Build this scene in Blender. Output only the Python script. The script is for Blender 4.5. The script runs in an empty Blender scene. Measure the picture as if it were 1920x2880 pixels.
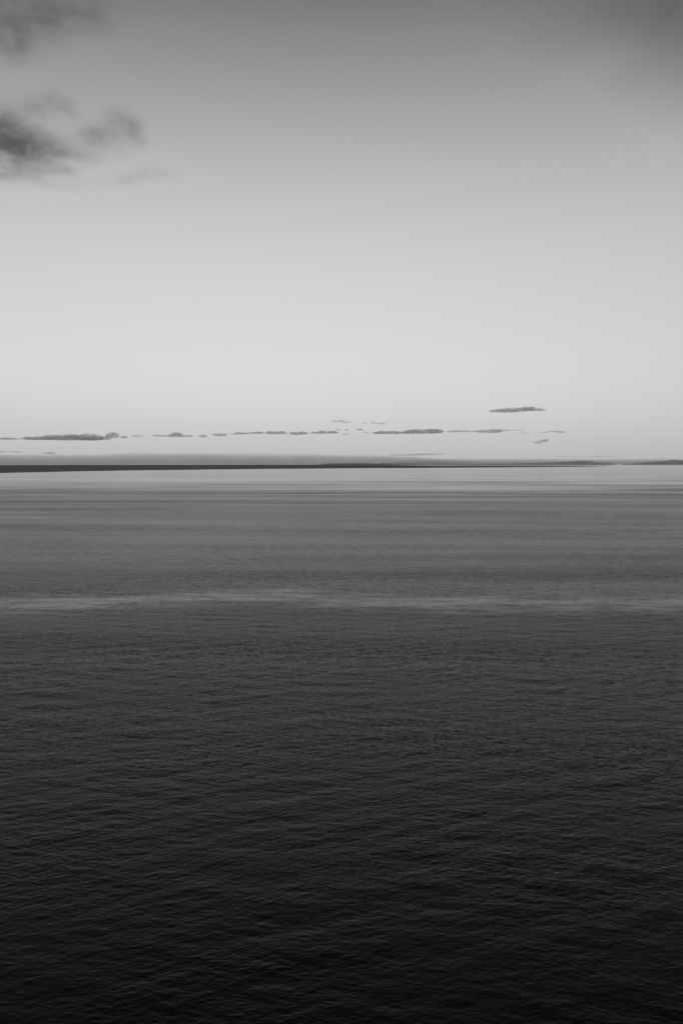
import bpy, math
import numpy as np
from math import radians, pi

# ------------------------------------------------------------------ camera, world, sun, exposure
scene = bpy.context.scene
COL = scene.collection
CAM_H = 90.0                 # cliff-top viewpoint, metres above the sea
FPX = 2400.0                 # focal length in photo pixels (photo 1920 x 2880)
PITCH = math.atan(134.0 / FPX)   # the horizon sits 134 photo pixels above the middle
cam_data = bpy.data.cameras.new("camera")
cam_data.sensor_fit = 'VERTICAL'
cam_data.sensor_height = 36.0
cam_data.lens = FPX / 2880.0 * 36.0
cam_data.clip_start = 0.5
cam_data.clip_end = 2.0e6
cam = bpy.data.objects.new("camera", cam_data)
cam.location = (0.0, 0.0, CAM_H)
from mathutils import Matrix
cam.matrix_world = (Matrix.Translation((0, 0, CAM_H)) @ Matrix.Rotation(pi / 2 - PITCH, 4, 'X')
                    @ Matrix.Rotation(-0.0011, 4, 'Z'))
COL.objects.link(cam)
scene.camera = cam

SUN_EL, SUN_ROT = radians(2.0), radians(174.0)     # low sun, behind the camera
world = bpy.data.worlds.new("World")
scene.world = world
world.use_nodes = True
wn, wl = world.node_tree.nodes, world.node_tree.links
wn.clear()
sky = wn.new('ShaderNodeTexSky')
sky.sky_type = 'NISHITA'
sky.sun_disc = False
sky.sun_elevation = SUN_EL
sky.sun_rotation = SUN_ROT
sky.altitude = CAM_H
sep = wn.new('ShaderNodeSeparateColor')              # black-and-white film through an orange filter
wl.new(sky.outputs[0], sep.inputs[0])
mr = wn.new('ShaderNodeMath'); mr.operation = 'MULTIPLY'; mr.inputs[1].default_value = 0.4
mg = wn.new('ShaderNodeMath'); mg.operation = 'MULTIPLY_ADD'; mg.inputs[1].default_value = 0.6
wl.new(sep.outputs[0], mr.inputs[0]); wl.new(sep.outputs[1], mg.inputs[0]); wl.new(mr.outputs[0], mg.inputs[2])
# clear evening air: how the haze fills the sky with height above the horizon
tc = wn.new('ShaderNodeTexCoord')
sx = wn.new('ShaderNodeSeparateXYZ'); wl.new(tc.outputs['Generated'], sx.inputs[0])
asn = wn.new('ShaderNodeMath'); asn.operation = 'ARCSINE'; wl.new(sx.outputs[2], asn.inputs[0])
sq = wn.new('ShaderNodeMath'); sq.operation = 'MULTIPLY'; sq.inputs[1].default_value = 2.0 / pi; wl.new(asn.outputs[0], sq.inputs[0])
mx = wn.new('ShaderNodeMath'); mx.operation = 'MAXIMUM'; mx.inputs[1].default_value = 0.0; wl.new(sq.outputs[0], mx.inputs[0])
rt = wn.new('ShaderNodeMath'); rt.operation = 'SQRT'; wl.new(mx.outputs[0], rt.inputs[0])
ramp = wn.new('ShaderNodeValToRGB'); wl.new(rt.outputs[0], ramp.inputs[0])
ramp.color_ramp.interpolation = 'LINEAR'
AIR = [(0, 1.884), (0.3, 1.51), (0.6, 1.201), (1, 0.939), (1.5, 0.761), (2, 0.668), (2.7, 0.606), (3.5, 0.58), (4.5, 0.574), (6, 0.588), (8, 0.616), (10, 0.648), (12, 0.681), (14, 0.703), (16, 0.706), (18, 0.696), (20, 0.657), (22, 0.607), (24, 0.543), (26, 0.471), (28, 0.383), (30, 0.371), (33, 0.346), (38, 0.278), (45, 0.223), (60, 0.202), (75, 0.233), (90, 0.223)]   #AIR
cr = ramp.color_ramp
while len(cr.elements) > 1:
    cr.elements.remove(cr.elements[-1])
for i, (el, v) in enumerate(AIR):
    e = cr.elements[0] if i == 0 else cr.elements.new(math.sqrt(el / 90.0))
    e.position = math.sqrt(el / 90.0)
    e.color = (v, v, v, 1)
mul = wn.new('ShaderNodeMath'); mul.operation = 'MULTIPLY'
wl.new(mg.outputs[0], mul.inputs[0]); wl.new(ramp.outputs[0], mul.inputs[1])
bgd = wn.new('ShaderNodeBackground'); bgd.inputs['Strength'].default_value = 0.15
wl.new(mul.outputs[0], bgd.inputs['Color'])
wout = wn.new('ShaderNodeOutputWorld'); wl.new(bgd.outputs[0], wout.inputs[0])

sd = bpy.data.lights.new("sun", 'SUN')
sd.energy = 0.15
sd.angle = radians(2.0)
sd.color = (1, 1, 1)
sun = bpy.data.objects.new("sun", sd)
COL.objects.link(sun)
from mathutils import Vector
sdir = Vector((math.sin(SUN_ROT) * math.cos(SUN_EL), math.cos(SUN_ROT) * math.cos(SUN_EL), math.sin(SUN_EL)))
sun.rotation_euler = sdir.to_track_quat('Z', 'Y').to_euler()

scene.view_settings.view_transform = 'Standard'
scene.view_settings.look = 'None'
scene.view_settings.exposure = 1.8
scene.view_settings.gamma = 1.0
scene.render.engine = 'CYCLES'
scene.cycles.max_bounces = 8
scene.cycles.volume_bounces = 3
scene.cycles.use_denoising = True

# ------------------------------------------------------------------ helpers
rng = np.random.default_rng(7)

def at(px, py, dist):
    """photo pixel -> point on the vertical plane y = dist (small roll ignored)"""
    vx, vy = (px - 960.0) / FPX, (1440.0 - py) / FPX
    c, s = math.cos(PITCH), math.sin(PITCH)
    d = (vx, c + vy * s, -s + vy * c)
    k = dist / d[1]
    return (d[0] * k, dist, CAM_H + d[2] * k)

def mesh_from(name, verts, faces, smooth=True):
    me = bpy.data.meshes.new(name)
    verts = np.asarray(verts, dtype=np.float32)
    faces = np.asarray(faces, dtype=np.int32)
    n, f, k = len(verts), len(faces), faces.shape[1]
    me.vertices.add(n); me.vertices.foreach_set('co', verts.ravel())
    me.loops.add(f * k); me.loops.foreach_set('vertex_index', faces.ravel())
    me.polygons.add(f)
    me.polygons.foreach_set('loop_start', np.arange(f, dtype=np.int32) * k)
    me.update(calc_edges=True)
    me.polygons.foreach_set('use_smooth', np.full(f, smooth))
    me.validate()
    return me

def link(name, me, mat, kind=None, label=None, cat=None, group=None):
    o = bpy.data.objects.new(name, me)
    COL.objects.link(o)
    if mat: me.materials.append(mat)
    if kind: o['kind'] = kind
    if label: o['label'] = label
    if cat: o['category'] = cat
    if group: o['group'] = group
    return o

def new_mat(name):
    m = bpy.data.materials.new(name)
    m.use_nodes = True
    m.node_tree.nodes.clear()
    return m, m.node_tree.nodes, m.node_tree.links

class G:
    """tiny node-expression helper"""
    def __init__(s, nodes, links): s.n, s.l = nodes, links
    def m(s, op, a, b=None, c=None):
        nd = s.n.new('ShaderNodeMath'); nd.operation = op
        for i, v in enumerate((a, b, c)):
            if v is None: continue
            if isinstance(v, (int, float)): nd.inputs[i].default_value = v
            else: s.l.new(v, nd.inputs[i])
        return nd.outputs[0]
    def rng(s, v, a, b, c=0.0, d=1.0, smooth=True):
        nd = s.n.new('ShaderNodeMapRange'); nd.interpolation_type = 'SMOOTHSTEP' if smooth else 'LINEAR'
        s.l.new(v, nd.inputs[0])
        for i, x in enumerate((a, b, c, d)):
            if isinstance(x, (int, float)): nd.inputs[i + 1].default_value = x
            else: s.l.new(x, nd.inputs[i + 1])
        return nd.outputs[0]
    def xyz(s, x, y, z):
        nd = s.n.new('ShaderNodeCombineXYZ')
        for i, v in enumerate((x, y, z)):
            if isinstance(v, (int, float)): nd.inputs[i].default_value = v
            else: s.l.new(v, nd.inputs[i])
        return nd.outputs[0]
    def noise(s, vec, scale=1.0, detail=4.0, rough=0.5, dist=0.0):
        nd = s.n.new('ShaderNodeTexNoise')
        s.l.new(vec, nd.inputs['Vector'])
        nd.inputs['Scale'].default_value = scale
        nd.inputs['Detail'].default_value = detail
        nd.inputs['Roughness'].default_value = rough
        nd.inputs['Distortion'].default_value = dist
        return nd.outputs[0]
    def curve(s, v, pts):
        """piecewise-linear table v -> value through a colour ramp (values 0..1 range-free)"""
        lo, hi = pts[0][0], pts[-1][0]
        u = s.rng(v, lo, hi, 0.0, 1.0, smooth=False)
        nd = s.n.new('ShaderNodeValToRGB'); s.l.new(u, nd.inputs[0])
        r = nd.color_ramp
        r.interpolation = 'LINEAR'
        while len(r.elements) > 1: r.elements.remove(r.elements[-1])
        for i, (p, val) in enumerate(pts):
            t = (p - lo) / (hi - lo)
            e = r.elements[0] if i == 0 else r.elements.new(t)
            e.position = t; e.color = (val, val, val, 1)
        return nd.outputs[0]

# ------------------------------------------------------------------ the sea
# octave bands of wind waves: exact heights and slopes from directional spectra
BANDS = [0.45, 0.85, 1.6, 3.2, 6.5, 14.0]          # middle wavelength, m
BAND_MSS = [0.0028, 0.0034, 0.0025, 0.0012, 0.0006, 0.0004]

def wave_tile(lam, spread, rot, seed, n=512):
    r = np.random.default_rng(seed)
    L = 0.2 * n * lam * (1 + 0.11 * r.random())
    k = np.fft.fftfreq(n, d=L / n) * 2 * pi
    kx, ky = np.meshgrid(k, k, indexing='xy')
    kk = np.hypot(kx, ky) + 1e-9
    band = np.exp(-(np.log2(kk * lam / (2 * pi)) / 0.45) ** 2)
    ang = np.arctan2(ky, kx) - rot
    direc = np.exp(-(np.sin(ang) / spread) ** 2)
    amp = band * direc / kk ** 1.5
    sp = amp * (r.normal(size=(n, n)) + 1j * r.normal(size=(n, n)))
    sp[0, 0] = 0
    h = np.fft.ifft2(sp).real
    gx = np.fft.ifft2(1j * kx * sp).real
    gy = np.fft.ifft2(1j * ky * sp).real
    s = 1.0 / math.sqrt((gx ** 2 + gy ** 2).mean())
    return L, np.stack([h * s, gx * s, gy * s], -1).astype(np.float32)

def sample(tile, x, y):
    L, a = tile
    n = a.shape[0]
    u, v = (x / L) % 1.0 * n, (y / L) % 1.0 * n
    i, j = np.floor(u).astype(np.int64), np.floor(v).astype(np.int64)
    fu, fv = (u - i)[..., None].astype(np.float32), (v - j)[..., None].astype(np.float32)
    i %= n; j %= n
    i1, j1 = (i + 1) % n, (j + 1) % n
    return (a[j, i] * (1 - fu) + a[j, i1] * fu) * (1 - fv) + (a[j1, i] * (1 - fu) + a[j1, i1] * fu) * fv

def smooth01(t):
    t = np.clip(t, 0, 1)
    return t * t * (3 - 2 * t)

R_PX = FPX * 1024 / 2880
# rings: even steps in depression angle near the shore, then geometric out to the horizon
dep = np.arange(math.atan2(CAM_H, 95.0), 0.022, -1.0 / R_PX / 1.35)
radii = CAM_H / np.tan(dep)
far = radii[-1] * np.cumprod(np.full(160, 1.03))
radii = np.concatenate([[40.0], radii, far[far < 4.0e5], [6.0e5]])
fan = radians(27.0)
fine = np.arange(-fan, fan, 1.0 / R_PX / 0.95)
coarse = np.linspace(fan, 2 * pi - fan, 150)[:-1]
theta = np.concatenate([fine, coarse])
nr, nt = len(radii), len(theta)
RR, TT = np.meshgrid(radii, theta, indexing='ij')
X = (RR * np.sin(TT)); Y = (RR * np.cos(TT))
drow = np.gradient(radii)[:, None] * np.ones((1, nt))
inside = smooth01((fan - np.abs(np.where(TT > pi, TT - 2 * pi, TT))) / radians(2.0)) * smooth01((RR - 96) / 8)
Zh = np.zeros_like(X); SX = np.zeros_like(X); SY = np.zeros_like(X)
LOST = np.zeros_like(X)
nf = len(fine)
gust = sample(wave_tile(70.0, 5.0, 0.0, 900), X[:, :nf], Y[:, :nf])[..., 0]
gust = gust / gust.std()
for b, (lam, mss) in enumerate(zip(BANDS, BAND_MSS)):
    acc = 0
    for q in range(2):
        rot = pi / 2 + (radians(-17), radians(24))[q] + radians(6) * math.sin(3.1 * b + q)
        t = wave_tile(lam * (1.0, 1.23)[q], 0.55 if b < 4 else 0.4, rot, 100 + 10 * b + q)
        acc = acc + sample(t, X[:, :nf] + 37.7 * b, Y[:, :nf] - 13.1 * q)
    acc = acc * math.sqrt(mss / 2) * (1 + 0.09 * np.clip(gust, -2.5, 2.5))[..., None]
    geo = smooth01((lam / (2.2 * drow[:, :nf]) - 0.6) / 1.0) * inside[:, :nf]       # fits the grid: real height
    slo = smooth01((lam * (3.5, 4.0, 4.5, 8.0, 11.0, 12.0)[b] / drow[:, :nf] - 0.6) / 6.0) * inside[:, :nf]        # shorter: kept as slope only
    slo = np.maximum(geo, slo)
    Zh[:, :nf] += acc[..., 0] * geo
    SX[:, :nf] += acc[..., 1] * slo
    SY[:, :nf] += acc[..., 2] * slo
    LOST[:, :nf] += mss * (1 - slo ** 2)
    LOST[:, nf:] += mss
verts = np.stack([X, Y, Zh], -1).reshape(-1, 3)
ii = np.arange(nr - 1)[:, None] * nt
jj = np.arange(nt)[None, :]
j2 = (jj + 1) % nt
faces = np.stack([ii + jj, ii + j2, ii + nt + j2, ii + nt + jj], -1).reshape(-1, 4)[:, ::-1]
nv = len(verts)
sea_me = mesh_from('sea', verts, faces)
at_s = sea_me.attributes.new('slope', 'FLOAT_VECTOR', 'POINT')
at_s.data.foreach_set('vector', np.stack([SX, SY, LOST], -1).astype(np.float32).ravel())

def sea_material():
    m, n, l = new_mat('sea_water')
    g = G(n, l)
    geo = n.new('ShaderNodeNewGeometry')
    sp = n.new('ShaderNodeSeparateXYZ'); l.new(geo.outputs['Position'], sp.inputs[0])
    x, y = sp.outputs[0], sp.outputs[1]
    at_ = n.new('ShaderNodeAttribute'); at_.attribute_name = 'slope'
    sa = n.new('ShaderNodeSeparateXYZ'); l.new(at_.outputs['Vector'], sa.inputs[0])
    ly = g.m('LOGARITHM', g.m('MAXIMUM', y, 50.0), 10.0)          # log distance out to sea
    # --- wind over the water: 1 = ruffled, 0 = glassy calm
    wob = g.noise(g.xyz(g.m('MULTIPLY', x, 1 / 1500.0), g.m('MULTIPLY', ly, 5.0), 0.0), 1.0, 4.0, 0.55)
    lyw = g.m('ADD', ly, g.m('MULTIPLY_ADD', wob, 0.24, -0.12))
    base = g.curve(lyw, WIND)
    # streaks of wind and calm, long across the view
    st1 = g.noise(g.xyz(g.m('MULTIPLY', x, 1 / 1500.0), g.m('MULTIPLY', g.m('MULTIPLY_ADD', g.m('DIVIDE', x, g.m('MAXIMUM', y, 50.0)), 0.03, ly), 22.0), 3.7), 1.0, 6.0, 0.65)
    st2 = g.noise(g.xyz(g.m('MULTIPLY', x, 1 / 620.0), g.m('MULTIPLY', y, 1 / 120.0), 8.1), 1.0, 5.0, 0.55)
    amt = g.curve(ly, STREAK)
    k1 = g.m('MULTIPLY', g.m('SUBTRACT', st1, 0.5), amt)
    k2 = g.m('MULTIPLY', g.m('SUBTRACT', st2, 0.5), g.curve(ly, [(1.9, 0.5), (2.6, 0.9), (2.8, 2.2), (3.3, 2.2), (3.5, 1.0), (5.3, 0.3)]))
    wind = g.m('MULTIPLY', base, g.m('POWER', 2.718, g.m('ADD', g.m('MULTIPLY', k1, 3.0), k2)))
    # the narrow slick half a kilometre out
    swob = g.noise(g.xyz(g.m('MULTIPLY', x, 1 / 120.0), 0.0, 5.5), 1.0, 3.0, 0.5)
    bend = g.m('POWER', 2.718, g.m('MULTIPLY', g.m('POWER', g.m('ABSOLUTE', g.m('MULTIPLY_ADD', x, 1 / 85.0, 0.9)), 2.0), -1.0))
    yc = g.m('ADD', g.m('MULTIPLY_ADD', swob, 45.0, 513.0), g.m('MULTIPLY', bend, 38.0))
    fray = g.noise(g.xyz(g.m('MULTIPLY', x, 1 / 60.0), g.m('MULTIPLY', y, 1 / 14.0), 1.0), 1.0, 4.0, 0.6)
    dy = g.m('ADD', g.m('SUBTRACT', y, yc), g.m('MULTIPLY_ADD', fray, 130.0, -65.0))
    sl = g.m('MULTIPLY', g.rng(dy, -45.0, 10.0), g.rng(dy, 5.0, 70.0, 1.0, 0.0))
    sl = g.m('MULTIPLY', sl, g.rng(g.noise(g.xyz(g.m('MULTIPLY', x, 1 / 45.0), g.m('MULTIPLY', y, 1 / 28.0), 4.4), 1.0, 5.0, 0.65), 0.30, 0.62, 0.60, 1.0))
    wind = g.m('MULTIPLY', wind, g.m('SUBTRACT', 1.0, g.m('MULTIPLY', sl, SLICK)))
    # the dark wind-ruffled wedge under the horizon, tapering to the right
    far_near = g.m('MULTIPLY_ADD', g.m('DIVIDE', x, y), 26000.0, 20000.0)     # metres to its near edge
    fw = g.noise(g.xyz(g.m('DIVIDE', x, y), g.m('MULTIPLY', ly, 6.0), 2.2), 5.0, 4.0, 0.6)
    e = g.m('DIVIDE', y, g.m('MULTIPLY', far_near, g.m('MULTIPLY_ADD', fw, 0.16, 0.92)))
    wedge = g.rng(e, 0.93, 1.05)
    fade = g.rng(g.m('DIVIDE', x, y), 0.12, 0.32, 1.0, 0.0)
    beyond = g.rng(g.m('MULTIPLY', y, g.rng(g.m('DIVIDE', x, y), 0.0, 0.12, 0.2, 1.0)), 46000.0, 62000.0, 1.0, 0.0)
    wedge = g.m('MULTIPLY', g.m('MULTIPLY', wedge, fade), beyond)
    wind = g.m('ADD', wind, g.m('MULTIPLY', wedge, WEDGE))
    # --- wind sets how steep the waves are: resolved slopes and unresolved roughness alike
    amp = g.m('SQRT', wind)
    nx = g.m('MULTIPLY', g.m('MULTIPLY', sa.outputs[0], amp), -1.0)
    ny = g.m('MULTIPLY', g.m('MULTIPLY', sa.outputs[1], amp), -1.0)
    nv_ = n.new('ShaderNodeVectorMath'); nv_.operation = 'NORMALIZE'
    l.new(g.xyz(nx, ny, 1.0), nv_.inputs[0])
    mss = g.m('MULTIPLY', g.m('ADD', sa.outputs[2], MICRO), wind)
    rough = g.m('POWER', g.m('MAXIMUM', mss, 1e-6), 0.25)          # alpha = sqrt(mss), roughness = sqrt(alpha)
    b = n.new('ShaderNodeBsdfPrincipled')
    b.inputs['Base Color'].default_value = (BODY, BODY, BODY, 1)
    b.inputs['IOR'].default_value = 1.175      # set below real water's index so the near sea reflects darker
    l.new(rough, b.inputs['Roughness'])
    l.new(nv_.outputs[0], b.inputs['Normal'])
    o = n.new('ShaderNodeOutputMaterial'); l.new(b.outputs[0], o.inputs[0])
    return m

#            log10(distance)  wind
WIND = [(1.9, 0.32), (2.1, 0.40), (2.3, 0.72), (2.5, 0.88), (2.62, 0.76), (2.72, 0.66), (2.85, 0.50), (3.0, 0.36), (3.2, 0.34), (3.36, 0.38), (3.43, 0.28), (3.50, 0.12), (3.6, 0.04), (3.75, 0.014), (4.2, 0.010), (5.3, 0.010)]
STREAK = [(1.9, 0.3), (2.9, 0.6), (3.3, 1.0), (3.42, 2.5), (3.5, 3.6), (3.7, 3.8), (3.9, 2.5), (5.3, 0.5)]
SLICK = 0.93
WEDGE = 4.0
MICRO = 0.014
BODY = 0.003
sea = link('sea', sea_me, sea_material(), kind='structure', label='dark rippled open sea stretching to the horizon')

# ------------------------------------------------------------------ far land on the horizon
def land_material():
    m, n, l = new_mat('far_hillside')
    g = G(n, l)
    tc_ = n.new('ShaderNodeTexCoord')
    nz = g.noise(tc_.outputs['Object'], 0.0016, 6.0, 0.6)
    v = g.rng(nz, 0.3, 0.7, 0.30, 0.42, smooth=False)
    cc = n.new('ShaderNodeCombineColor')
    for i in range(3): l.new(v, cc.inputs[i])
    b = n.new('ShaderNodeBsdfPrincipled'); b.inputs['Roughness'].default_value = 0.95
    b.inputs['Specular IOR Level'].default_value = 0.1
    l.new(cc.outputs[0], b.inputs['Base Color'])
    o = n.new('ShaderNodeOutputMaterial'); l.new(b.outputs[0], o.inputs[0])
    return m

def land(name, label, prof, dist, depth, seed, rough=0.06):
    """a ridge: crest line traced as height over the water, sloping down to the shore on both sides"""
    r = np.random.default_rng(seed)
    xs = np.array([at(p[0], 1306, dist)[0] for p in prof])
    hs = np.array([max(p[1], 0.0) * dist / FPX for p in prof])
    nx, nd = 220, 17
    X_ = np.linspace(xs[0], xs[-1], nx)
    H = np.interp(X_, xs, hs)
    kern = np.hanning(9); kern /= kern.sum()
    H = np.convolve(np.pad(H, 4, mode='edge'), kern, 'valid')
    wob = sum(r.normal() * np.sin(X_ * k / (xs[-1] - xs[0]) + r.random() * 9) / (1 + k / 40) for k in (25, 43, 77, 120, 190, 310))
    H = H * (1 + rough * wob)
    v = []
    for j in range(nd):
        t = j / (nd - 1) * 2 - 1
        prof_z = (1 - abs(t) ** 1.7)
        for i in range(nx):
            sh = sum(0.10 * math.sin(X_[i] * k / (xs[-1] - xs[0]) + j * 1.3 + k) for k in (31, 67))
            z = H[i] * prof_z * (1 + (sh if 0 < j < nd - 1 and t != 0 else 0)) - 3.0
            v.append((X_[i] - X_.mean(), t * depth * (0.35 + 0.65 * min(1, H[i] / (max(hs) + 1e-6))), z))
    f = [(j * nx + i, j * nx + i + 1, (j + 1) * nx + i + 1, (j + 1) * nx + i) for j in range(nd - 1) for i in range(nx - 1)]
    me = mesh_from(name, v, f)
    o = link(name, me, LAND, kind='structure', label=label)
    o.location = (X_.mean(), dist, 0)
    return o

LAND = land_material()
HD = 120000.0
land('headland', 'low grey headland with a long flat top far away on the horizon',
     [(1180, 0.6), (1240, 1.5), (1400, 3.0), (1500, 4.4), (1545, 5.8), (1586, 9.0), (1620, 9.6), (1655, 9.4), (1680, 6.6), (1708, 6.0), (1717, 3.0), (1722, 0.3)], HD, 4000, 3)
land('headland', 'grey headland rising towards the right edge of the picture',
     [(1752, 0.3), (1768, 2.6), (1795, 3.6), (1820, 7.2), (1870, 9.8), (1920, 12.6), (2010, 15.5), (2120, 18.0), (2240, 14.0), (2330, 6.0), (2380, 0.4)], HD * 0.98, 5000, 4)
land('island', 'thin dark strip of land on the horizon below the middle of the cloud bank',
     [(895, 0.3), (905, 3.0), (950, 4.4), (1000, 4.8), (1040, 4.2), (1060, 3.4), (1085, 4.3), (1140, 4.3), (1180, 3.0), (1205, 0.3)], HD * 1.02, 2500, 5, 0.10)

# ------------------------------------------------------------------ clouds
def cloud_material(name, density, noise=None, rim=(0.45, 1.05), albedo=0.90, aniso=0.2, step=1.0, blobs=None, topfade=None):
    m, n, l = new_mat(name)
    v = n.new('ShaderNodeVolumePrincipled')
    v.inputs['Color'].default_value = (albedo, albedo, albedo, 1)
    v.inputs['Anisotropy'].default_value = aniso
    v.inputs['Density'].default_value = density
    if noise:
        scale, lo, hi, sy = noise
        g = G(n, l)
        tc_ = n.new('ShaderNodeTexCoord')
        mp = n.new('ShaderNodeMapping'); l.new(tc_.outputs['Object'], mp.inputs[0])
        mp.inputs['Scale'].default_value = (1.0, 1.0, sy)
        nz = g.noise(mp.outputs[0], scale, 7.0, 0.62, 0.5)
        # thins out towards the rim of the cloud
        sg = n.new('ShaderNodeSeparateXYZ'); l.new(tc_.outputs['Generated'], sg.inputs[0])
        ex = g.m('MULTIPLY_ADD', sg.outputs[0], 2.0, -1.0); ez = g.m('MULTIPLY_ADD', sg.outputs[2], 2.0, -1.0)
        rr = g.m('SQRT', g.m('ADD', g.m('MULTIPLY', ex, ex), g.m('MULTIPLY', ez, ez)))
        edge = g.rng(rr, rim[0], rim[1], 1.0, 0.0)
        if topfade: edge = g.rng(sg.outputs[2], topfade[0], topfade[1], 1.0, 0.0)
        if blobs:                       # soft puffs (centre and radii in metres about the cloud's middle) make the body
            so = n.new('ShaderNodeSeparateXYZ'); l.new(tc_.outputs['Object'], so.inputs[0])
            tot = 0.0
            for (bx, bz, rx, ry, rz, w) in blobs:
                q = None
                for ax, c0, r0 in ((0, bx, rx), (1, 0.0, ry), (2, bz, rz)):
                    t = g.m('MULTIPLY_ADD', so.outputs[ax], 1.0 / r0, -c0 / r0)
                    t = g.m('MULTIPLY', t, t)
                    q = t if q is None else g.m('ADD', q, t)
                tot = g.m('ADD', g.m('MULTIPLY', g.m('POWER', 2.718, g.m('MULTIPLY', q, -1.0)), w), tot)
            edge = tot
        l.new(g.m('MULTIPLY', g.rng(nz, lo, hi, 0.0, density), edge), v.inputs['Density'])
    o = n.new('ShaderNodeOutputMaterial'); l.new(v.outputs[0], o.inputs['Volume'])
    try: m.cycles.volume_step_rate = step
    except Exception: pass
    return m

def cloud(label, prof, dist, depth, mat, group, seed, billow=0.16, base=0.30, name='cloud', step=2.2, edge=0.75, ring=20):
    """closed lumpy hull: traced top and base along x, rounded in depth, billowing on top"""
    r = np.random.default_rng(seed)
    p = np.array(prof, dtype=float)
    nx = int(np.clip((p[-1, 0] - p[0, 0]) / step, 14, 420))
    px = np.linspace(p[0, 0], p[-1, 0], nx)
    top, bot = np.interp(px, p[:, 0], p[:, 1]), np.interp(px, p[:, 0], p[:, 2])
    s = dist / FPX
    cx = 0.5 * (p[0, 0] + p[-1, 0])
    X0, _, Z0 = at(cx, float(np.mean(0.5 * (top + bot))), dist)
    xs = (px - cx) * s
    zt = np.array([at(a, b, dist)[2] for a, b in zip(px, top)]) - Z0
    zb = np.array([at(a, b, dist)[2] for a, b in zip(px, bot)]) - Z0
    hgt = np.maximum(zt - zb, 0.8 * s)
    hmax = hgt.max()
    dep_ = depth * (0.25 + 0.75 * (hgt / hmax) ** edge)
    u = (px - px[0]) / (px[-1] - px[0])
    taper = np.clip(np.minimum(u, 1 - u) * 14, 0.0, 1) ** 0.5
    dep_ = dep_ * np.maximum(taper, 0.02)
    waves = []
    lam0 = max(hmax * 1.1, 8 * s)
    for o_ in range(4):
        for q in range(3):
            lam = lam0 / 2 ** o_ * (0.7 + 0.6 * r.random())
            a = r.random() * pi
            waves.append((2 * pi / lam * math.cos(a), 2 * pi / lam * math.sin(a) * 0.6, r.random() * 6.28, 0.6 ** o_))
    norm = sum(w[3] for w in waves)
    v = []
    phs = np.arange(ring) / ring * 2 * pi
    for i in range(nx):
        zc = zb[i] + base * hgt[i]
        for ph in phs:
            cs, sn = math.cos(ph), math.sin(ph)
            y_ = dep_[i] * cs * abs(cs) ** 0.8
            z_ = zc + ((zt[i] - zc) if sn > 0 else (zc - zb[i])) * (abs(sn) ** 0.9) * (1 if sn > 0 else -1)
            b = sum(w[3] * abs(math.sin(w[0] * xs[i] + w[1] * y_ + w[2])) for w in waves) / norm      # billow, 0..1
            k = (b - 0.62) * 2.2
            if sn > 0:
                z_ += k * billow * hgt[i] * (0.4 + 0.6 * sn)
            else:
                z_ += k * billow * 0.35 * hgt[i]
            y_ *= 1 + 0.35 * k
            x_ = xs[i] + k * min(0.12 * hgt[i], 0.3 * (xs[1] - xs[0])) * cs * taper[i]
            v.append((x_, y_, z_))
    f = [(i * ring + j, i * ring + (j + 1) % ring, (i + 1) * ring + (j + 1) % ring, (i + 1) * ring + j)
         for i in range(nx - 1) for j in range(ring)]
    n0 = len(v)
    for i, e in ((0, n0), (nx - 1, n0 + 1)):
        ring_v = np.array(v[i * ring:(i + 1) * ring])
        c = ring_v.mean(0)
        v.append(tuple(c))
        for j in range(ring):
            a, b = i * ring + j, i * ring + (j + 1) % ring
            f.append((a, e, e, b) if i == 0 else (b, e, e, a))
    quads = [q for q in f if len(set(q)) == 4]
    tris = [(q[0], q[1], q[3]) for q in f if len(set(q)) == 3]
    me = bpy.data.meshes.new(name)
    me.from_pydata(v, [], quads + tris)
    me.polygons.foreach_set('use_smooth', [True] * len(me.polygons))
    me.update()
    o = link(name, me, mat, label=label, cat='cloud', group=group)
    o.location = (X0, dist, Z0)
    return o

CUM = cloud_material('cumulus_vapour', 0.0042, noise=(0.0050, 0.30, 0.72, 1.4), rim=(0.9, 1.35), step=0.6)
THIN = cloud_material('thin_vapour', 0.0050, noise=(0.0065, 0.34, 0.75, 1.4), rim=(0.6, 1.2), step=0.6)
BANK = cloud_material('cloud_bank_vapour', 0.000088, noise=(0.00030, 0.15, 0.60, 1.6), topfade=(0.50, 1.15), step=0.7)
MIST = cloud_material('sea_mist_vapour', 0.00011, noise=(0.00025, 0.10, 0.65, 2.0), topfade=(0.25, 1.1), step=0.7)
ROW = 'small clouds in a row above the horizon'
CD = 40000.0

# the long bank lying on the horizon
cloud('long low grey cloud bank lying along the horizon, left and middle',
      [(-420, 1284, 1306.8), (-300, 1278, 1306.8), (-60, 1276, 1307.1), (0, 1275, 1307.1), (130, 1276.5, 1307.1), (260, 1277, 1307.1), (300, 1275, 1307.1), (350, 1273, 1307.1), (380, 1269, 1307.1), (415, 1267.5, 1307.1), (440, 1269, 1307.1), (462, 1273, 1307.1), (490, 1271.5, 1307.1), (540, 1271, 1307.1), (600, 1272, 1307.1), (650, 1271.5, 1307.1), (740, 1273.5, 1307.1), (840, 1275, 1307.1), (960, 1278, 1307.1), (1080, 1280.5, 1307.1), (1150, 1283, 1307.1), (1220, 1288, 1307.1), (1330, 1296, 1307.1)],
      170000.0, 9000, BANK, 'cloud bank on the horizon', 11, billow=0.05, base=0.1, step=4.0, edge=0.2)
cloud('faint flat haze layer on the horizon around the grey headlands',
      [(1080, 1299, 1307.1), (1180, 1291, 1307.1), (1300, 1287, 1307.1), (1500, 1288, 1307.1), (1700, 1290, 1307.1), (1900, 1289, 1307.1), (2150, 1289, 1307.1), (2350, 1294, 1307.1)],
      111000.0, 8000, MIST, 'cloud bank on the horizon', 12, billow=0.05, base=0.1, step=6.0, edge=0.2)
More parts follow.
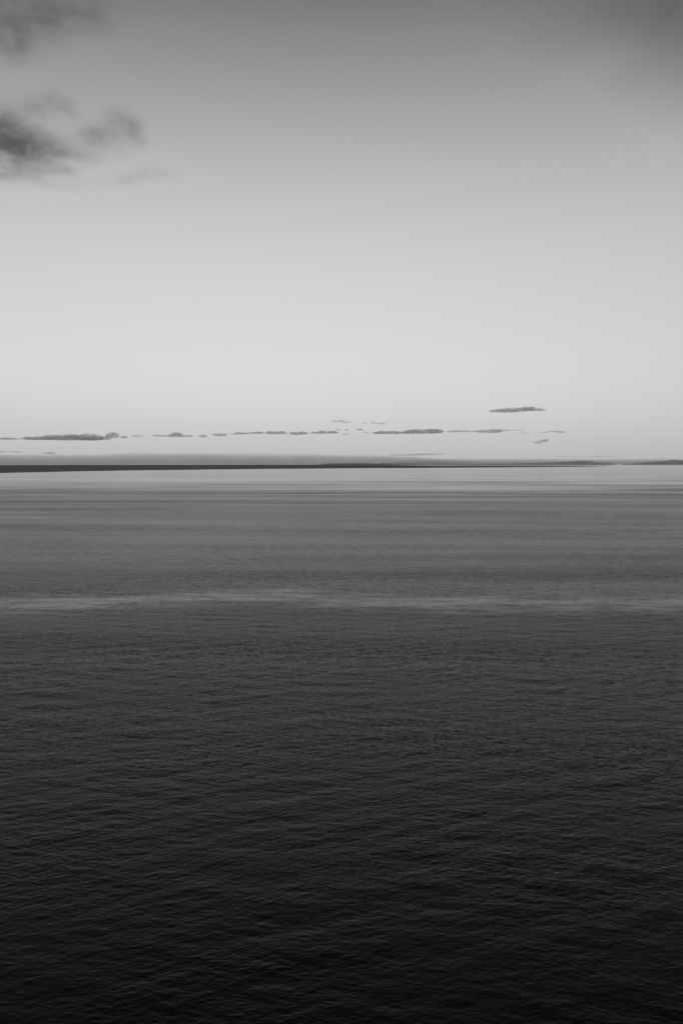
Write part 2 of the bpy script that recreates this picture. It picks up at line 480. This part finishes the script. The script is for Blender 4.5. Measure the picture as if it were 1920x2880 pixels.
cloud('thin raised tongue of cloud at the right end of the cloud bank',
      [(1085, 1279, 1282), (1150, 1276.5, 1282), (1200, 1273.5, 1281), (1235, 1273.5, 1279), (1258, 1275, 1277.5)],
      165000.0, 5000, MIST, 'cloud bank on the horizon', 13, billow=0.06)

small = [
 # label, outline (x, top, base), depth, material
 ('thin dark strand of cloud at the left edge of the row', [(-60, 1231, 1235), (-10, 1230, 1236), (22, 1229, 1236), (45, 1231, 1235), (60, 1232, 1235)], 330, CUM),
 ('longest dark flat-based cloud of the row, above the left of the horizon', [(58, 1230, 1235), (75, 1226, 1237), (95, 1226.5, 1237), (125, 1225, 1237), (135, 1221, 1237), (165, 1222, 1238), (205, 1219, 1238), (225, 1221, 1238), (243, 1218, 1239), (262, 1219, 1239), (280, 1222, 1238), (296, 1228, 1236), (318, 1234, 1237)], 620, CUM),
 ('round pale puff at the right end of the longest dark cloud', [(294, 1227, 1231), (300, 1218, 1232), (306, 1214.5, 1232.5), (318, 1213.5, 1232.5), (331, 1215, 1232), (336, 1223, 1231)], 340, CUM),
 ('small oval cloud just right of the round pale puff', [(338, 1228, 1231), (345, 1224, 1232.5), (355, 1223.5, 1232.5), (363, 1229, 1231)], 260, CUM),
 ('faint wisps of cloud between the round puff and the humped cloud', [(364, 1225, 1227), (376, 1223, 1228), (386, 1220, 1229), (394, 1223.5, 1229), (408, 1225.5, 1228)], 180, THIN),
 ('flat cloud with one rounded hump above the left part of the cloud bank', [(426, 1224, 1227), (445, 1221, 1227.5), (470, 1223, 1228), (480, 1219, 1229), (487, 1214.5, 1229.5), (497, 1213.5, 1229.5), (507, 1215.5, 1229.5), (514, 1221, 1229), (525, 1224, 1228.5), (538, 1221.5, 1229), (547, 1227, 1229)], 380, CUM),
 ('little separate puff right of the humped cloud', [(559, 1227, 1229), (565, 1221.5, 1230), (573, 1220, 1230), (581, 1222.5, 1230), (586, 1227, 1229)], 230, CUM),
 ('short flat cloud right of the little separate puff', [(592, 1219.5, 1220.5), (602, 1219, 1225), (618, 1217.5, 1227.5), (630, 1218, 1227.5), (640, 1221, 1225)], 280, CUM),
 ('slender strand of cloud left of the lumpy middle clouds', [(641, 1220, 1221.5), (658, 1217, 1222), (672, 1213.5, 1222), (690, 1215.5, 1221.5), (712, 1214.5, 1220), (730, 1212.5, 1220), (747, 1215.5, 1219.5)], 320, CUM),
 ('lumpy flat-based cloud near the middle of the row, left one of three', [(745, 1217, 1220), (752, 1212.5, 1221.5), (761, 1210.5, 1221.5), (775, 1212.5, 1221.5), (796, 1211.5, 1221.5), (806, 1216, 1221), (813, 1218, 1220)], 380, CUM),
 ('lumpy flat-based cloud near the middle of the row, middle one of three', [(812, 1218, 1222), (820, 1213, 1223), (832, 1214.5, 1223), (850, 1212, 1223), (860, 1214.5, 1222), (872, 1218, 1220)], 380, CUM),
 ('lumpy flat-based cloud near the middle of the row, right one of three', [(868, 1217.5, 1219), (880, 1213, 1220), (893, 1214, 1220), (901, 1210, 1220), (911, 1209.5, 1220), (918, 1213, 1220), (933, 1211, 1220), (945, 1212, 1220), (953, 1216.5, 1219)], 380, CUM),
 ('faint scrap of cloud above the gap in the row, leftmost scrap', [(941, 1208, 1209.5), (949, 1204.5, 1210.5), (956, 1205.5, 1211), (961, 1208.5, 1210.5)], 170, THIN),
 ('small round scrap of cloud in the middle of the gap in the row', [(966, 1208, 1210), (972, 1205.5, 1211), (978, 1205.5, 1211), (982, 1208, 1210)], 190, THIN),
 ('faint flat scrap of cloud at the bottom of the gap in the row', [(957, 1221.5, 1223.5), (966, 1219.5, 1224), (978, 1218, 1222), (987, 1218, 1219.5)], 160, THIN),
 ('dark pointed scrap of cloud on the right side of the gap in the row', [(1000, 1209.5, 1210.5), (1008, 1204.5, 1210.8), (1014, 1204, 1210.8), (1022, 1207.5, 1210.8), (1032, 1209.8, 1210.8)], 240, CUM),
 ('thin scrap of cloud touching the left tip of the long right-hand cloud', [(1016, 1214.8, 1216), (1026, 1214, 1218), (1036, 1216, 1219), (1046, 1217.5, 1218.5)], 200, THIN),
 ('ragged wisp floating above the middle of the row, left one of two', [(929, 1185, 1187), (940, 1181, 1187), (950, 1181.5, 1187), (958, 1179.5, 1186.5), (966, 1183, 1191), (975, 1186, 1191), (990, 1184.5, 1187)], 210, THIN),
 ('ragged wisp floating above the middle of the row, right one of two', [(1038, 1187, 1189), (1050, 1186, 1191), (1058, 1189, 1192), (1066, 1189.5, 1193), (1074, 1187, 1193.5), (1082, 1190, 1193.5), (1096, 1192.5, 1193.8)], 240, THIN),
 ('tiny faint wisp between the two ragged wisps', [(1016, 1190.5, 1192), (1024, 1188, 1192), (1034, 1189.5, 1191.5)], 140, THIN),
 ('long flat cloud with a lower left end, right of the gap in the row', [(1044, 1217, 1220), (1052, 1214, 1221), (1060, 1214, 1221), (1068, 1211.5, 1221), (1090, 1212, 1221), (1105, 1211.5, 1221), (1130, 1214, 1221), (1150, 1217, 1221)], 430, CUM),
 ('thick rounded cloud at the end of the long flat right-hand cloud', [(1132, 1211, 1220), (1150, 1208, 1221), (1175, 1205.5, 1221), (1190, 1207.5, 1220.5), (1205, 1205, 1220), (1225, 1206, 1220), (1240, 1206.5, 1219), (1248, 1211, 1217)], 480, CUM),
 ('trailing thin strand of cloud running right from the thick rounded cloud', [(1250, 1213, 1217), (1275, 1209.5, 1217), (1300, 1210, 1216), (1325, 1211.5, 1216), (1345, 1209, 1217.5), (1375, 1207, 1218.5), (1400, 1206.5, 1219), (1418, 1207, 1213), (1445, 1208.5, 1212), (1478, 1210, 1211.5)], 300, CUM),
 ('faint hairline of cloud right of the trailing strand', [(1458, 1217.5, 1219), (1476, 1217, 1219.5), (1496, 1217, 1219)], 150, THIN),
 ('small arched sliver of cloud at the right end of the row', [(1512, 1216, 1219), (1530, 1215.5, 1218.5), (1545, 1212.5, 1216), (1560, 1211.5, 1216), (1580, 1213.5, 1218.5), (1598, 1217.5, 1219.3)], 240, THIN),
 ('dark lens-shaped cloud floating alone above the right end of the row', [(1370, 1156, 1159), (1385, 1152, 1160), (1410, 1149, 1161), (1435, 1146.5, 1161.5), (1455, 1146, 1160), (1475, 1144, 1158), (1495, 1143, 1157), (1508, 1146, 1156.5), (1525, 1150, 1155.5), (1540, 1152.5, 1155)], 420, CUM),
 ('ragged tilted puff hanging below the row at right', [(1495, 1247, 1251), (1503, 1240, 1250), (1512, 1239.5, 1249), (1520, 1235.5, 1247.5), (1530, 1235, 1245), (1536, 1231.5, 1245), (1543, 1234, 1243)], 210, THIN),
 ('faint scraps of cloud just above the cloud bank at the left edge', [(-30, 1268, 1271), (5, 1266.5, 1271), (25, 1268.5, 1270.5), (45, 1268, 1272), (72, 1269, 1271)], 240, THIN),
 ('small ragged cloud resting just above the left of the cloud bank', [(114, 1273, 1275), (128, 1270.5, 1275.5), (140, 1270, 1276), (146, 1268, 1276.5), (154, 1272, 1277), (168, 1275, 1277)], 240, THIN),
 ('dim streak of cloud just above the long flat headland', [(1545, 1285, 1286.5), (1575, 1283, 1286.5), (1600, 1283.5, 1286), (1640, 1285, 1286.5), (1700, 1283.5, 1286), (1750, 1284, 1286)], 170, THIN),
]
for i, (lab, pr, dp, mt) in enumerate(small):
    cloud(lab, pr, CD + 700 * math.sin(i * 2.4), dp, mt, ROW, 200 + i)

# the broken cloud reaching in from the upper left
def soft_cloud(label, blobs, dist, thick, density, group, seed, noise, albedo=0.55):
    """blobs in photo pixels (x, y, half-width, half-height, weight)"""
    s_ = dist / FPX
    cut = 0.010
    ext = [math.sqrt(math.log(max(w / cut, 1.1))) for *_, w in blobs]
    x0 = min(b[0] - b[2] * e for b, e in zip(blobs, ext)); x1 = max(b[0] + b[2] * e for b, e in zip(blobs, ext))
    prof = []
    for px in np.linspace(x0 + 2, x1 - 2, 40):
        tops, bots = [], []
        for (bx, by, rx, ry, w) in blobs:
            q = math.log(max(w / cut, 1.1)) - ((px - bx) / rx) ** 2
            if q > 0:
                tops.append(by - ry * math.sqrt(q)); bots.append(by + ry * math.sqrt(q))
        if tops: prof.append((px, min(tops) - 4, max(bots) + 4))
    o = cloud(label, prof, dist, thick * 2.2, None, group, seed, billow=0.0, base=0.5, step=6.0, edge=0.3)
    X0, Z0 = o.location.x, o.location.z
    bl = []
    for (bx, by, rx, ry, w) in blobs:
        p_ = at(bx, by, dist)
        bl.append((p_[0] - X0, p_[2] - Z0, rx * s_, thick, ry * s_, w))
    o.data.materials.append(cloud_material('vapour', density, noise=noise, albedo=albedo, step=0.5, blobs=bl))
    return o

UD = 6000.0
UL = 'broken clouds at the upper left'
NZ = (0.0085, 0.27, 0.78, 1.5)
DN = 0.0080
soft_cloud('dark smoky cloud mass entering at the left edge of the sky',
           [(-70, 370, 80, 55, 1.3), (5, 375, 62, 52, 1.3), (65, 405, 62, 44, 1.1), (125, 420, 55, 30, 0.75), (200, 425, 60, 22, 0.5), (290, 424, 60, 9, 0.3)], UD, 170, DN, UL, 401, NZ)
soft_cloud('pale torn wisps above the dark smoky cloud mass',
           [(85, 290, 40, 20, 0.42), (150, 282, 45, 20, 0.42), (190, 308, 35, 18, 0.36), (120, 320, 40, 14, 0.25)], UD + 500, 130, DN, UL, 402, NZ)
soft_cloud('soft rounded puff right of the dark smoky cloud mass',
           [(265, 368, 55, 20, 0.55), (335, 338, 38, 26, 0.6), (382, 368, 24, 26, 0.6), (310, 385, 70, 16, 0.42)], UD - 450, 130, DN, UL, 403, NZ)
soft_cloud('flat ragged streaks below the dark smoky cloud mass',
           [(-40, 485, 90, 18, 0.55), (60, 480, 80, 13, 0.5), (180, 478, 42, 9, 0.5), (90, 503, 60, 9, 0.35), (190, 520, 70, 8, 0.2)], UD + 450, 120, DN, UL, 404, NZ)
soft_cloud('small feathery streak right of the lower ragged streaks',
           [(345, 507, 42, 7, 0.32), (405, 492, 50, 10, 0.38), (465, 490, 35, 5, 0.18)], UD + 50, 100, DN, UL, 405, NZ)
soft_cloud('dim broken cloud in the top left corner of the sky',
           [(-60, 60, 90, 70, 0.7), (45, 110, 45, 38, 0.75), (60, 30, 80, 40, 0.6), (140, 60, 40, 42, 0.6), (245, 52, 70, 22, 0.55), (180, 10, 130, 28, 0.45)], UD - 300, 170, DN, UL, 406, NZ)
soft_cloud('broad dim veil of cloud across the top right corner',
           [(1850, -10, 270, 110, 0.5), (2000, 110, 170, 150, 0.45), (1575, 138, 55, 24, 0.12), (1500, 110, 50, 20, 0.10), (1770, 225, 60, 16, 0.12)], UD, 260, 0.0036, 'veils along the top of the sky', 407, (0.0022, -0.1, 1.0, 1.2), 0.28)
